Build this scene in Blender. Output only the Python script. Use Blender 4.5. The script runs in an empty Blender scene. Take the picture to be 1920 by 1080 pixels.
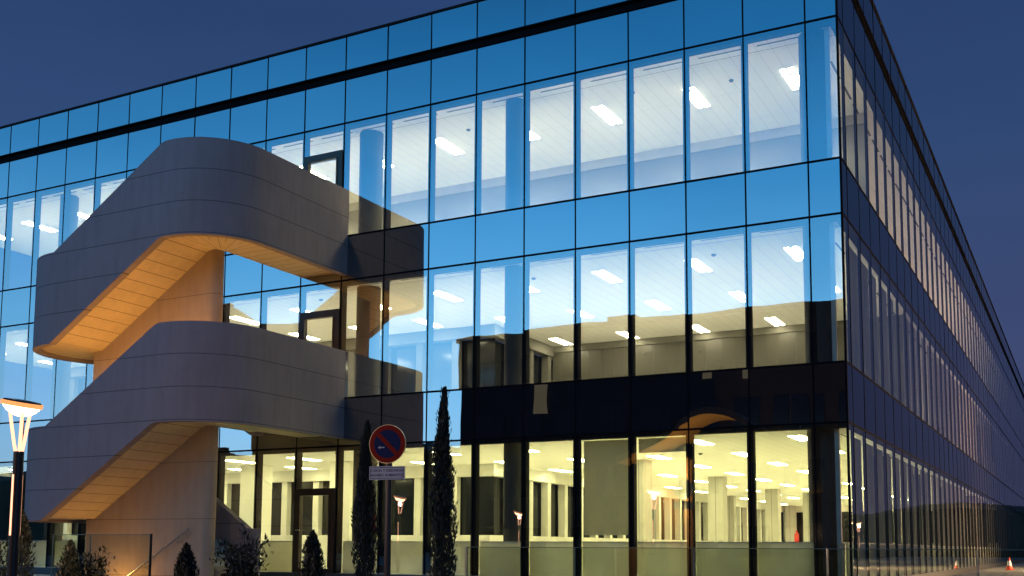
import bpy, bmesh, math, random
from mathutils import Vector, Matrix
random.seed(7)
S = bpy.context.scene
COL = S.collection
PI = math.pi

# ------------------------------------------------------------------ camera
F_PX, Y0, PITCH, YAW, ROLL = 2029.13, 817.73, 0.10253, -0.48822, 0.00532
CAM = Vector((3.9367, -20.989, 1.6))
fw = Vector((math.sin(YAW)*math.cos(PITCH), math.cos(YAW)*math.cos(PITCH), math.sin(PITCH)))
r_ = Vector((math.cos(YAW), -math.sin(YAW), 0)); u_ = r_.cross(fw)
r2 = r_*math.cos(ROLL)+u_*math.sin(ROLL); u2 = -r_*math.sin(ROLL)+u_*math.cos(ROLL)
cd = bpy.data.cameras.new('camera'); cam = bpy.data.objects.new('camera', cd); COL.objects.link(cam)
cd.sensor_width = 36; cd.lens = F_PX/1920*36; cd.shift_y = (Y0-540)/1920
cd.clip_start = .1; cd.clip_end = 2000
R = Matrix((r2, u2, -fw)).transposed().to_4x4()
cam.matrix_world = Matrix.Translation(CAM) @ R
S.camera = cam

# ------------------------------------------------------------------ world: dusk, afterglow behind the viewer
W = bpy.data.worlds.new('World'); S.world = W; W.use_nodes = True
nt = W.node_tree; nt.nodes.clear()
def N(nt, t, **k):
    n = nt.nodes.new(t)
    for a, b in k.items(): setattr(n, a, b)
    return n
def ramp(nt, stops, interp='LINEAR'):
    n = nt.nodes.new('ShaderNodeValToRGB'); cr = n.color_ramp; cr.interpolation = interp
    while len(cr.elements) > 1: cr.elements.remove(cr.elements[-1])
    cr.elements[0].position = stops[0][0]; cr.elements[0].color = tuple(stops[0][1])+(1,)
    for p, c in stops[1:]:
        e = cr.elements.new(p); e.color = tuple(c)+(1,)
    return n
def mathn(nt, op, a, b=None, c=None, clamp=False):
    n = nt.nodes.new('ShaderNodeMath'); n.operation = op; n.use_clamp = clamp
    for i, v in enumerate((a, b, c)):
        if v is None: continue
        if isinstance(v, (int, float)): n.inputs[i].default_value = v
        else: nt.links.new(v, n.inputs[i])
    return n.outputs[0]
tc = N(nt, 'ShaderNodeTexCoord'); sp = N(nt, 'ShaderNodeSeparateXYZ'); nt.links.new(tc.outputs['Generated'], sp.inputs[0])
# glow amount from azimuth: direction (-.5,-.86)
gd = mathn(nt, 'ADD', mathn(nt, 'MULTIPLY', sp.outputs[0], -.15), mathn(nt, 'MULTIPLY', sp.outputs[1], -.989))
glow = N(nt, 'ShaderNodeMapRange', interpolation_type='SMOOTHSTEP'); nt.links.new(gd, glow.inputs[0])
glow.inputs[1].default_value = -.12; glow.inputs[2].default_value = 1.06
SKY_BRIGHT = [(0, (1.1,1.7,2.1)), (.10, (.78,1.72,2.65)), (.19, (.44,1.48,2.65)), (.25, (.26,1.15,2.30)), (.33, (.11,.78,1.80)), (.44, (.040,.45,1.18)), (.62, (.012,.08,.28)), (1, (.01,.03,.12))]
SKY_DARK = [(0, (.058,.064,.140)), (.15, (.047,.064,.156)), (.35, (.029,.066,.176)), (.5, (.022,.052,.155)), (1, (.012,.030,.10))]
rb = ramp(nt, SKY_BRIGHT); rd = ramp(nt, SKY_DARK)
nt.links.new(sp.outputs[2], rb.inputs[0]); nt.links.new(sp.outputs[2], rd.inputs[0])
nz = N(nt, 'ShaderNodeTexNoise'); nz.inputs['Scale'].default_value = 2.2; nz.inputs['Detail'].default_value = 4
mp = N(nt, 'ShaderNodeMapping'); mp.inputs['Scale'].default_value = (1, 1, 4)
nt.links.new(tc.outputs['Generated'], mp.inputs[0]); nt.links.new(mp.outputs[0], nz.inputs[0])
mx = N(nt, 'ShaderNodeMix', data_type='RGBA'); nt.links.new(glow.outputs[0], mx.inputs[0])
nt.links.new(rd.outputs[0], mx.inputs[6]); nt.links.new(rb.outputs[0], mx.inputs[7])
vs = N(nt, 'ShaderNodeVectorMath', operation='SCALE'); nt.links.new(mx.outputs[2], vs.inputs[0])
nt.links.new(mathn(nt, 'MULTIPLY_ADD', nz.outputs[0], .45, .775), vs.inputs['Scale'])
bg = N(nt, 'ShaderNodeBackground'); bg.inputs[1].default_value = 1.0
ow = N(nt, 'ShaderNodeOutputWorld'); nt.links.new(vs.outputs[0], bg.inputs[0]); nt.links.new(bg.outputs[0], ow.inputs[0])

S.view_settings.view_transform = 'Standard'; S.view_settings.look = 'None'
S.view_settings.exposure = 0.0; S.view_settings.gamma = 1
S.render.engine = 'CYCLES'
S.cycles.max_bounces = 12; S.cycles.diffuse_bounces = 5; S.cycles.glossy_bounces = 5
S.cycles.transparent_max_bounces = 16; S.cycles.sample_clamp_indirect = 60
S.cycles.caustics_reflective = False; S.cycles.caustics_refractive = False

# tuning values
FIX_E = 105.0                      # ceiling tubes
TUBE = (1.0, .91, .60)
WARM = (1.0, .49, .10)
REFL = .30

# ------------------------------------------------------------------ materials
def mat(name):
    m = bpy.data.materials.new(name); m.use_nodes = True
    t = m.node_tree; t.nodes.clear(); o = N(t, 'ShaderNodeOutputMaterial')
    return m, t, o
def pbr(name, col, rough=.6, metal=0, noise=0.15, scale=3.0, bump=0.0, spec=.5, coat=0):
    m, t, o = mat(name); b = N(t, 'ShaderNodeBsdfPrincipled')
    b.inputs['Roughness'].default_value = rough; b.inputs['Metallic'].default_value = metal
    b.inputs['Specular IOR Level'].default_value = spec
    c = N(t, 'ShaderNodeTexCoord'); n = N(t, 'ShaderNodeTexNoise'); n.inputs['Scale'].default_value = scale; n.inputs['Detail'].default_value = 6
    t.links.new(c.outputs['Object'], n.inputs[0])
    r = ramp(t, [(.25, [x*(1-noise) for x in col]), (.75, [min(1, x*(1+noise)) for x in col])])
    t.links.new(n.outputs[0], r.inputs[0]); t.links.new(r.outputs[0], b.inputs['Base Color'])
    if bump:
        bp = N(t, 'ShaderNodeBump'); bp.inputs['Strength'].default_value = bump; bp.inputs['Distance'].default_value = .02
        t.links.new(n.outputs[0], bp.inputs['Height']); t.links.new(bp.outputs[0], b.inputs['Normal'])
    t.links.new(b.outputs[0], o.inputs[0]); return m
def emis(name, col, s):
    m, t, o = mat(name); e = N(t, 'ShaderNodeEmission'); e.inputs[0].default_value = tuple(col)+(1,); e.inputs[1].default_value = s
    t.links.new(e.outputs[0], o.inputs[0]); return m
def glass(name, base, tint, behind=None, power=5.0):
    """coated sheet glass: mirror-like share rising towards grazing, the rest goes straight through"""
    m, t, o = mat(name)
    lw = N(t, 'ShaderNodeLayerWeight'); lw.inputs[0].default_value = .5
    p = mathn(t, 'POWER', lw.outputs['Facing'], power)
    f = mathn(t, 'MULTIPLY_ADD', p, 1-base, base, clamp=True)
    g = N(t, 'ShaderNodeBsdfGlossy'); g.inputs['Roughness'].default_value = 0.0; g.inputs[0].default_value = (1, 1, 1, 1)
    c = N(t, 'ShaderNodeTexCoord'); n = N(t, 'ShaderNodeTexNoise'); n.inputs['Scale'].default_value = .9; n.inputs['Detail'].default_value = 1
    t.links.new(c.outputs['Object'], n.inputs[0])
    bp = N(t, 'ShaderNodeBump'); bp.inputs['Strength'].default_value = .35; bp.inputs['Distance'].default_value = .004
    t.links.new(n.outputs[0], bp.inputs['Height']); t.links.new(bp.outputs[0], g.inputs['Normal'])
    if behind is None:
        tr = N(t, 'ShaderNodeBsdfTransparent'); tr.inputs[0].default_value = tuple(tint)+(1,)
    else:
        tr = N(t, 'ShaderNodeBsdfDiffuse'); tr.inputs[0].default_value = tuple(behind)+(1,)
    x = N(t, 'ShaderNodeMixShader'); t.links.new(f, x.inputs[0]); t.links.new(tr.outputs[0], x.inputs[1]); t.links.new(g.outputs[0], x.inputs[2])
    t.links.new(x.outputs[0], o.inputs[0]); return m
def line_mask(t, val, period, width):
    """1 inside thin joint lines"""
    fr = mathn(t, 'FRACT', mathn(t, 'DIVIDE', val, period))
    return mathn(t, 'LESS_THAN', fr, width/period)
def concrete(name, col, zper=.70, zoff=.25, jointw=.016, uper=None, uoff=0, dark=.35):
    m, t, o = mat(name); b = N(t, 'ShaderNodeBsdfPrincipled'); b.inputs['Roughness'].default_value = .75; b.inputs['Specular IOR Level'].default_value = .3
    c = N(t, 'ShaderNodeTexCoord'); s = N(t, 'ShaderNodeSeparateXYZ'); t.links.new(c.outputs['Object'], s.inputs[0])
    n1 = N(t, 'ShaderNodeTexNoise'); n1.inputs['Scale'].default_value = 1.3; n1.inputs['Detail'].default_value = 8; n1.inputs['Roughness'].default_value = .65
    n2 = N(t, 'ShaderNodeTexNoise'); n2.inputs['Scale'].default_value = 45; n2.inputs['Detail'].default_value = 3
    mpp = N(t, 'ShaderNodeMapping'); mpp.inputs['Scale'].default_value = (3, 3, .45)
    n3 = N(t, 'ShaderNodeTexNoise'); n3.inputs['Scale'].default_value = 2.2; n3.inputs['Detail'].default_value = 5
    t.links.new(c.outputs['Object'], n1.inputs[0]); t.links.new(c.outputs['Object'], n2.inputs[0])
    t.links.new(c.outputs['Object'], mpp.inputs[0]); t.links.new(mpp.outputs[0], n3.inputs[0])
    a = mathn(t, 'ADD', mathn(t, 'MULTIPLY', n1.outputs[0], .40), mathn(t, 'ADD', mathn(t, 'MULTIPLY', n2.outputs[0], .22), mathn(t, 'MULTIPLY', n3.outputs[0], .40)))
    r = ramp(t, [(.30, [x*.80 for x in col]), (.5, col), (.70, [min(1, x*1.13) for x in col])])
    t.links.new(a, r.inputs[0])
    k = None
    if zper: k = line_mask(t, mathn(t, 'ADD', s.outputs[2], zoff+50*zper), zper, jointw)
    if uper:
        uv = N(t, 'ShaderNodeUVMap'); su = N(t, 'ShaderNodeSeparateXYZ'); t.links.new(uv.outputs[0], su.inputs[0])
        ku = line_mask(t, mathn(t, 'ADD', su.outputs[0], uoff+.0), uper[0], uper[1])
        k = ku if k is None else mathn(t, 'MAXIMUM', k, ku)
    mxx = N(t, 'ShaderNodeMix', data_type='RGBA'); t.links.new(k, mxx.inputs[0]); t.links.new(r.outputs[0], mxx.inputs[6])
    mxx.inputs[7].default_value = tuple(x*dark for x in col)+(1,)
    t.links.new(mxx.outputs[2], b.inputs['Base Color'])
    bp = N(t, 'ShaderNodeBump'); bp.inputs['Strength'].default_value = .35; bp.inputs['Distance'].default_value = .01
    t.links.new(mathn(t, 'SUBTRACT', a, k), bp.inputs['Height']); t.links.new(bp.outputs[0], b.inputs['Normal'])
    t.links.new(b.outputs[0], o.inputs[0]); return m
def ceiling_mat(name, col, ax, per=.3):
    m, t, o = mat(name); b = N(t, 'ShaderNodeBsdfDiffuse')
    c = N(t, 'ShaderNodeTexCoord'); s = N(t, 'ShaderNodeSeparateXYZ'); t.links.new(c.outputs['Object'], s.inputs[0])
    k = line_mask(t, mathn(t, 'ADD', s.outputs[ax], 300.0), per, .014)
    k2 = line_mask(t, mathn(t, 'ADD', s.outputs[1-ax], 300.0), 1.7, .012)
    k = mathn(t, 'MAXIMUM', k, k2)
    mxx = N(t, 'ShaderNodeMix', data_type='RGBA'); t.links.new(k, mxx.inputs[0]); mxx.inputs[6].default_value = tuple(col)+(1,); mxx.inputs[7].default_value = tuple(x*.78 for x in col)+(1,)
    t.links.new(mxx.outputs[2], b.inputs[0]); t.links.new(b.outputs[0], o.inputs[0]); return m

M = {}
M['glass'] = glass('coated_window_glass', REFL, (.98, .98, .93))
M['glass_ground'] = glass('ground_window_glass', .27, (.98, .98, .90))
M['spandrel'] = glass('coated_spandrel_glass', REFL+.02, (0, 0, 0), behind=(.012, .012, .014))
M['glass_side'] = glass('side_window_glass', .15, (.95, .95, .92), power=8)
M['spandrel_side'] = glass('side_spandrel_glass', .15, (0, 0, 0), behind=(.012, .013, .016), power=8)
M['part_glass'] = pbr('glazed_partition', (.22, .215, .20), .35, noise=.05, scale=.5)
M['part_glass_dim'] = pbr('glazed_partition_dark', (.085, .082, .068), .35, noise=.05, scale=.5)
M['bal_glass'] = glass('balustrade_glass', .08, (.74, .78, .70))
M['bal_edge'] = pbr('glass_edge', (.10, .14, .12), .25)
M['joint'] = pbr('black_gasket', (.006, .006, .007), .9, spec=.05)
M['fin'] = pbr('mullion_metal', (.014, .013, .012), .8, spec=.1)
M['palefin'] = pbr('pale_inner_frame', (.55, .53, .46), .6)
M['bronze'] = pbr('bronze_door_metal', (.060, .042, .030), .4, .6)
M['steel'] = pbr('brushed_steel', (.45, .43, .40), .3, .9)
M['ceil'] = ceiling_mat('metal_ceiling_tiles', (.90, .90, .88), 0)
M['ceilB'] = ceiling_mat('metal_ceiling_tiles_side', (.90, .90, .88), 0)
M['slot'] = pbr('dark_slot', (.12, .12, .12), .6)
M['floor'] = pbr('pale_floor', (.86, .84, .77), .5)
M['slab'] = pbr('slab_concrete', (.10, .10, .10), .8)
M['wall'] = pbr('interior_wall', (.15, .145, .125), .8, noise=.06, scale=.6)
M['darkwall'] = pbr('brown_grey_wall', (.020, .0195, .015), .8, noise=.05, scale=.6)
M['pierw'] = pbr('pier_paint', (.60, .59, .54), .7, noise=.05)
M['white'] = pbr('white_paint', (.80, .79, .72), .6, noise=.03)
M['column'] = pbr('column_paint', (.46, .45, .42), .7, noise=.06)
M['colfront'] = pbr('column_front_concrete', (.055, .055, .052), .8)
M['knee_trans'] = None
M['tube'] = emis('fluorescent_tube', TUBE, FIX_E*.80)
M['tube_dim'] = emis('fluorescent_tube_dim', TUBE, FIX_E*.37)
M['tube_side'] = emis('fluorescent_tube_side', (1, .92, .68), FIX_E*.34)
M['tube_hall'] = emis('fluorescent_tube_hall', (1, .96, .46), FIX_E*.50); M['tube_low'] = emis('fluorescent_tube_low', (1, .95, .50), FIX_E*.40)
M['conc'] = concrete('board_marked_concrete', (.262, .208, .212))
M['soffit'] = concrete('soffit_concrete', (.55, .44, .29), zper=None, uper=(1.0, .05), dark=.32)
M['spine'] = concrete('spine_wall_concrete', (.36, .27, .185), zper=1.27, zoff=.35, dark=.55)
M['roof'] = pbr('roof_gravel', (.15, .15, .15), .9)
M['asphalt'] = pbr('asphalt', (.05, .05, .052), .85, scale=14, noise=.35, bump=.3)
M['paving'] = pbr('pale_paving', (.42, .42, .36), .8, scale=6, noise=.12, bump=.2)
M['stone'] = pbr('plinth_stone', (.06, .06, .06), .6)
M['soil'] = pbr('planting_soil', (.09, .045, .03), .95, scale=20, noise=.4, bump=.5)
M['leaf'] = pbr('dark_leaf', (.0045, .006, .003), .6, noise=.5, scale=9)
M['leaf2'] = pbr('shrub_leaf', (.035, .036, .014), .5, noise=.5, scale=9)
M['bark'] = pbr('bark', (.06, .045, .03), .9, scale=20)
M['pole'] = pbr('painted_pole', (.045, .03, .028), .4, .4)
M['lamp'] = emis('lamp_glow', (1, .66, .40), 7)
M['lampstrip'] = emis('lamp_strip_glow', (1, .45, .27), 2.3)
M['lamphalo'] = emis('painted_lamp_halo', (1, .36, .12), 1.3)  # glowing ring painted in for the orange halo around the disc
M['fardark'] = pbr('far_facade', (.022, .022, .024), .7, scale=.5, noise=.3)
M['farglass'] = pbr('far_window_glass', (.01, .012, .016), .12)
M['farlit'] = emis('far_lit_window', (1, .84, .52), .17)
M['hill'] = pbr('wooded_hill', (.022, .020, .011), .95, scale=.12, noise=.6)
M['sred'] = pbr('sign_red', (.15, .008, .004), .7, noise=.03, spec=.1)
M['sblue'] = pbr('sign_blue', (.006, .012, .055), .7, spec=.1, noise=.03)
M['swhite'] = pbr('sign_white', (.26, .28, .36), .6, noise=.03)
M['sdark'] = pbr('sign_lettering', (.015, .02, .07), .5, noise=.03)
M['cored'] = pbr('cone_orange', (.75, .09, .03), .5, noise=.08)
M['cowhite'] = pbr('cone_white_band', (.80, .80, .78), .5, noise=.05)
M['red'] = pbr('extinguisher_red', (.55, .02, .015), .35)
M['warmlamp'] = emis('wall_light_lens', WARM, 14)
def knee_trans():  # knee wall surface, translucent to let the room light through
    m, t, o = mat('translucent_knee_panel'); a = N(t, 'ShaderNodeBsdfTranslucent'); b = N(t, 'ShaderNodeBsdfDiffuse'); x = N(t, 'ShaderNodeMixShader')
    c = N(t, 'ShaderNodeTexCoord'); n = N(t, 'ShaderNodeTexNoise'); n.inputs['Scale'].default_value = 1.4
    t.links.new(c.outputs['Object'], n.inputs[0])
    r = ramp(t, [(.3, (.68, .67, .56)), (.7, (.86, .85, .74))]); t.links.new(n.outputs[0], r.inputs[0])
    t.links.new(r.outputs[0], a.inputs[0]); t.links.new(r.outputs[0], b.inputs[0]); x.inputs[0].default_value = .5
    t.links.new(a.outputs[0], x.inputs[1]); t.links.new(b.outputs[0], x.inputs[2]); t.links.new(x.outputs[0], o.inputs[0]); return m
M['knee_trans'] = knee_trans()
def blindmat():
    m, t, o = mat('roller_blind_fabric'); a = N(t, 'ShaderNodeBsdfTranslucent'); b = N(t, 'ShaderNodeBsdfDiffuse'); x = N(t, 'ShaderNodeMixShader')
    a.inputs[0].default_value = (.26, .255, .24, 1); b.inputs[0].default_value = (.40, .39, .34, 1); x.inputs[0].default_value = .5
    t.links.new(a.outputs[0], x.inputs[1]); t.links.new(b.outputs[0], x.inputs[2]); t.links.new(x.outputs[0], o.inputs[0]); return m
M['blind'] = blindmat()
M['blind_front'] = M['blind'].copy(); M['blind_front'].name = 'front_blind_fabric'
for n_b in M['blind_front'].node_tree.nodes:
    if n_b.type == 'BSDF_TRANSLUCENT': n_b.inputs[0].default_value = (.62, .61, .52, 1)

# ------------------------------------------------------------------ mesh helpers
class MB:
    def __init__(s): s.v = []; s.f = []; s.m = []; s.uv = []; s.mats = []
    def mi(s, m):
        if m is None: m = s.mats[0] if s.mats else None
        if m not in s.mats: s.mats.append(m)
        return s.mats.index(m)
    def face(s, pts, m, uv=None, o=None):
        b = len(s.v); s.v += [tuple(p) for p in pts]; s.f.append(tuple(range(b, b+len(pts)))); s.m.append(s.mi(m)); s.uv.append(uv)
    def box(s, x0, x1, y0, y1, z0, z1, m):
        P = [(x, y, z) for z in (z0, z1) for y in (y0, y1) for x in (x0, x1)]
        for q in ((0,2,3,1), (4,5,7,6), (0,1,5,4), (2,6,7,3), (0,4,6,2), (1,3,7,5)):
            b = len(s.v); s.v += [P[i] for i in q]; s.f.append((b, b+1, b+2, b+3)); s.m.append(s.mi(m)); s.uv.append(None)
    def ring(s, rings, m, closed=True, cap=True):
        """rings: list of equal-length point loops, joined"""
        b = len(s.v); n = len(rings[0])
        for r in rings: s.v += [tuple(p) for p in r]
        for i in range(len(rings)-1):
            for j in range(n if closed else n-1):
                k = (j+1) % n
                s.f.append((b+i*n+j, b+i*n+k, b+(i+1)*n+k, b+(i+1)*n+j)); s.m.append(s.mi(m)); s.uv.append(None)
        if cap:
            s.f.append(tuple(b+j for j in reversed(range(n)))); s.m.append(s.mi(m)); s.uv.append(None)
            s.f.append(tuple(b+(len(rings)-1)*n+j for j in range(n))); s.m.append(s.mi(m)); s.uv.append(None)
    def lathe(s, prof, c, m, n=24, cap=True):
        s.ring([[(c[0]+r*math.cos(2*PI*j/n), c[1]+r*math.sin(2*PI*j/n), c[2]+z) for j in range(n)] for r, z in prof], m, cap=cap)
    def tube(s, pts, r, m, n=8):
        rr = []
        pts = [Vector(p) for p in pts]
        for i, p in enumerate(pts):
            d = (pts[min(i+1, len(pts)-1)]-pts[max(i-1, 0)]).normalized()
            a = d.cross(Vector((0, 0, 1)));  a = Vector((1, 0, 0)) if a.length < 1e-3 else a.normalized(); b = d.cross(a)
            q = r[i] if isinstance(r, (list, tuple)) else r
            rr.append([p+a*q*math.cos(2*PI*j/n)+b*q*math.sin(2*PI*j/n) for j in range(n)])
        s.ring(rr, m)
    def build(s, name, parent=None, loc=(0, 0, 0), smooth=False, **props):
        me = bpy.data.meshes.new(name); L = Vector(loc)
        me.from_pydata([tuple(Vector(v)-L) for v in s.v] if L.length else s.v, [], s.f)
        for m in s.mats: me.materials.append(m)
        for p, i in zip(me.polygons, s.m): p.material_index = i; p.use_smooth = smooth
        if any(u is not None for u in s.uv):
            ul = me.uv_layers.new(name='UVMap')
            for p, u in zip(me.polygons, s.uv):
                if u:
                    for li, q in zip(p.loop_indices, u): ul.data[li].uv = q
        o = bpy.data.objects.new(name, me); COL.objects.link(o)
        if parent is not None:
            o.parent = parent; o.location = L - wloc(parent)
        else: o.location = L
        for k, v in props.items(): o[k] = v
        return o
def wloc(o):
    l = Vector(o.location)
    while o.parent is not None: o = o.parent; l = l+Vector(o.location)
    return l
def tag(o, label=None, cat=None, group=None, kind=None):
    if label: o['label'] = label
    if cat: o['category'] = cat
    if group: o['group'] = group
    if kind: o['kind'] = kind
    return o
def thing(name, label, cat, loc=(0, 0, 0), group=None):
    o = bpy.data.objects.new(name, None); COL.objects.link(o); o.location = loc; o.empty_display_size = .2
    return tag(o, label, cat, group)
def weld(o, smooth_angle=None):
    bm = bmesh.new(); bm.from_mesh(o.data); bmesh.ops.remove_doubles(bm, verts=bm.verts, dist=1e-4); bmesh.ops.recalc_face_normals(bm, faces=bm.faces)
    bm.to_mesh(o.data); bm.free()
    if smooth_angle:
        for p in o.data.polygons: p.use_smooth = True
        o.data.set_sharp_from_angle(angle=math.radians(smooth_angle))
def lamp(kind, name, loc, energy, color, parent=None, size=.1, target=None, spot=None):
    l = bpy.data.lights.new(name, kind); l.energy = energy; l.color = color
    if kind == 'AREA': l.size = size
    else: l.shadow_soft_size = size
    if spot: l.spot_size = spot[0]; l.spot_blend = spot[1]
    o = bpy.data.objects.new(name, l); COL.objects.link(o)
    o.location = Vector(loc)-(wloc(parent) if parent else Vector((0, 0, 0)))
    if parent: o.parent = parent
    if target is not None: o.rotation_euler = (Vector(target)-Vector(loc)).to_track_quat('-Z', 'Y').to_euler()
    return o

# ------------------------------------------------------------------ ground, pavement
TZ = .78                                           # terrace level
def struct(name, mb, **k): return tag(mb.build(name, **k), kind='structure')
g = MB(); g.face([(-600, -600, 0), (600, -600, 0), (600, 600, 0), (-600, 600, 0)], M['asphalt']); struct('ground', g)
PX0, PX1, PY0, PY1 = -16.7, -13.75, -4.35, -3.02    # stair pit below the outer flight
t = MB()
t.box(-40, PX0, -8.3, 110, .01, TZ, M['paving']); t.box(PX1, 14, -8.3, 110, .01, TZ, M['paving'])
t.box(PX0, PX1, -8.3, PY0, .01, TZ, M['paving']); t.box(PX0, PX1, PY1, 110, .01, TZ, M['paving'])
struct('terrace_paving', t)
t = MB(); t.box(-40, 14.3, -8.45, -8.304, .005, TZ+.06, M['stone']); t.box(14.004, 14.3, -8.3, 110, .005, TZ+.06, M['stone']); struct('kerb', t)
t = MB(); t.box(-30, -17.2, -9.6, -8.46, .004, .98, M['soil']); t.box(-17.2, -5.2, -9.6, -8.46, .004, .60, M['soil']); struct('planting_bed', t)

# ------------------------------------------------------------------ the office building
MW = 1.26
Z5, Z4, Z3, Z2, Z1 = 4.006, 5.168, 8.076, 9.186, 12.076
ZR0, ZR1, ZP = 13.20, 13.44, 14.33
FZ = .97
XA = [0.0] + [-(0.63+MW*k) for k in range(24)]      # module lines along the front
YB = [0.0] + [0.56+1.262*k for k in range(80)]      # module lines along the side
XEND, YEND = XA[-1], YB[-1]
B = thing('office_building', 'three-storey office building with blue mirrored glass curtain walls and lit interior', 'building')
DOORMOD = 10                                        # module with the doors: XA[10]..XA[11]
# one quad of glass, slightly out of true, front (A) or side (B)
def pane(mb, side, a, b, z0, z1, m, tilt=.0022):
    j = [random.uniform(-tilt, tilt) for _ in range(2)]
    c = [j[0]+j[1], j[0]-j[1], -j[0]-j[1], -j[0]+j[1]]
    if side == 'A': mb.face([(a, c[0], z0), (b, c[1], z0), (b, c[2], z1), (a, c[3], z1)], m)
    else: mb.face([(c[0], a, z0), (c[1], b, z0), (c[2], b, z1), (c[3], a, z1)], m)
bands = [('window_pane', FZ, Z5, 'glass_ground'), ('spandrel_panel', Z5, Z4, 'spandrel'), ('window_pane', Z4, Z3, 'glass'), ('spandrel_panel', Z3, Z2, 'spandrel'),
         ('window_pane', Z2, Z1, 'glass'), ('parapet_panel', Z1, ZR0, 'spandrel'), ('parapet_panel', ZR1, ZP, 'spandrel')]
count = {}; stuff = {}
doortop = {FZ: 3.0, Z4: 7.38, Z2: 11.39}
for side, lines in (('A', XA), ('B', YB)):
    for i in range(len(lines)-1):
        for nm, z0, z1, mk in bands:
            if side == 'B': mk = 'glass_side' if mk.startswith('glass') else 'spandrel_side'
            if side == 'A' and i == DOORMOD and nm == 'window_pane': z0 = doortop[z0]
            count[nm] = count.get(nm, 0)+1
            if count[nm] <= 99:
                mb = MB(); pane(mb, side, lines[i], lines[i+1], z0, z1, M[mk]); mb.build(nm, B)
            else:
                pane(stuff.setdefault(nm, MB()), side, lines[i], lines[i+1], z0, z1, M[mk])
for nm, mb in stuff.items(): mb.build(nm, B, kind='stuff')
# mullions: black joint in front of the glass, a fin behind it, pale inner lining
def mullion(side, c, first=False):
    mb = MB()
    def bx(a0, a1, d0, d1, z0, z1, m):
        if side == 'A': mb.box(a0, a1, d0, d1, z0, z1, m)
        else: mb.box(-d1, -d0, a0, a1, z0, z1, m)
    w = .016 if side == 'A' else .011
    bx(c-w, c+w, -.006, .012, FZ, ZR0, M['joint']); bx(c-w, c+w, -.006, .012, ZR1, ZP, M['joint'])
    for z0, z1 in ((FZ, Z5), (Z4, Z3), (Z2, Z1)):
        fh = .066 if z0 == FZ else .055
        bx(c-fh, c+fh, .016, .17 if side == 'A' else .05, z0+.002, z1-.002, M['fin'])
    mb.build('mullion', B)
for c in XA[1:]: mullion('A', c)
for c in YB[1:]: mullion('B', c)
mb = MB(); mb.box(-.03, .012, -.012, .03, FZ, ZR0, M['joint']); mb.box(-.03, .012, -.012, .03, ZR1, ZP, M['joint']); mb.build('corner_mullion', B)
for z in (Z5, Z4, Z3, Z2, Z1):
    mb = MB(); mb.box(XEND, -.02, -.0095, .014, z-.021, z+.021, M['joint']); mb.build('transom', B)
    mb = MB(); mb.box(-.014, .0095, .02, YEND, z-.021, z+.021, M['joint']); mb.build('transom', B)
# opaque body behind the spandrels (slab edges), shadow gap, coping, plinth, roof
for (z0, z1) in ((Z5, Z4), (Z3, Z2)):
    mb = MB(); mb.box(XEND, -.03, .03, 6.2, z0+.06, z1-.03, M['slab']); mb.box(-11.2, -.03, 6.2, YEND-.05, z0+.06, z1-.03, M['slab']); mb.build('floor_slab', B)
mb = MB(); mb.box(XEND, -.03, .05, 6.2, Z1+.06, ZP-.25, M['joint']); mb.box(-11.2, -.05, 6.2, YEND-.05, Z1+.06, ZP-.25, M['joint']); mb.build('roof', B)
mb = MB()
for k in range(2):
    z = (ZR0, ZR1-.035)[k]
    mb.box(XEND, .03, -.035, .045, z, z+.035, M['joint']); mb.box(-.045, .03, .045, YEND, z, z+.035, M['joint'])
mb.box(XEND, -.1, .10, .14, ZR0+.035, ZR1-.035, M['joint']); mb.box(-.14, -.10, .14, YEND, ZR0+.035, ZR1-.035, M['joint'])
mb.build('shadow_gap', B)
mb = MB(); mb.box(XEND, .03, -.03, .3, ZP, ZP+.05, M['fin']); mb.box(-.3, .03, .3, YEND, ZP, ZP+.05, M['fin']); mb.build('coping', B)
mb = MB(); mb.box(XEND, -.01, .004, .3, TZ-.02, FZ-.003, M['stone']); mb.box(-.3, -.004, .3, YEND, TZ-.02, FZ-.003, M['stone']); mb.build('plinth', B)
mb = MB(); mb.box(XEND, -.03, .01, 6.2, FZ-.15, FZ, M['floor']); mb.box(-11.2, -.03, 6.2, YEND-.05, FZ-.15, FZ, M['floor']); mb.build('ground_floor', B)
for z in (Z4, Z2):
    mb = MB(); mb.box(XEND, -.2, .2, 6.2, z-.028, z, M['floor']); mb.box(-11.2, -.2, 6.2, YEND-.05, z-.028, z, M['floor']); mb.build('floor_finish', B)
# ceilings with air slots
def ceiling(z, name='ceiling'):
    mb = MB(); e = .002
    mb.box(XEND, -.03, .2, 6.2, z-.02, z+.055, M['ceil']); mb.box(-11.2, -.2, 6.2, YEND-.05, z-.02, z+.055, M['ceil'])
    mb.box(XEND, -.02, .016, .198, z-.10, z+.055, M['fin']); mb.box(-.198, -.016, .2, YEND-.05, z-.03, z+.055, M['fin'])
    for i in range(1, len(XA)-1):
        mb.box(XA[i+1]+.14, XA[i]-.14, .50, .55, z-.024, z-.0205, M['slot'])
    for i in range(1, 40): mb.box(-.55, -.50, YB[i]+.14, YB[i+1]-.14, z-.024, z-.0205, M['slot'])
    mb.box(XEND, -.2, .78, .79, z-.024, z-.0205, M['slot'])
    mb.build(name, B)
for z in (Z5, Z3, Z1): ceiling(z)
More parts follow.
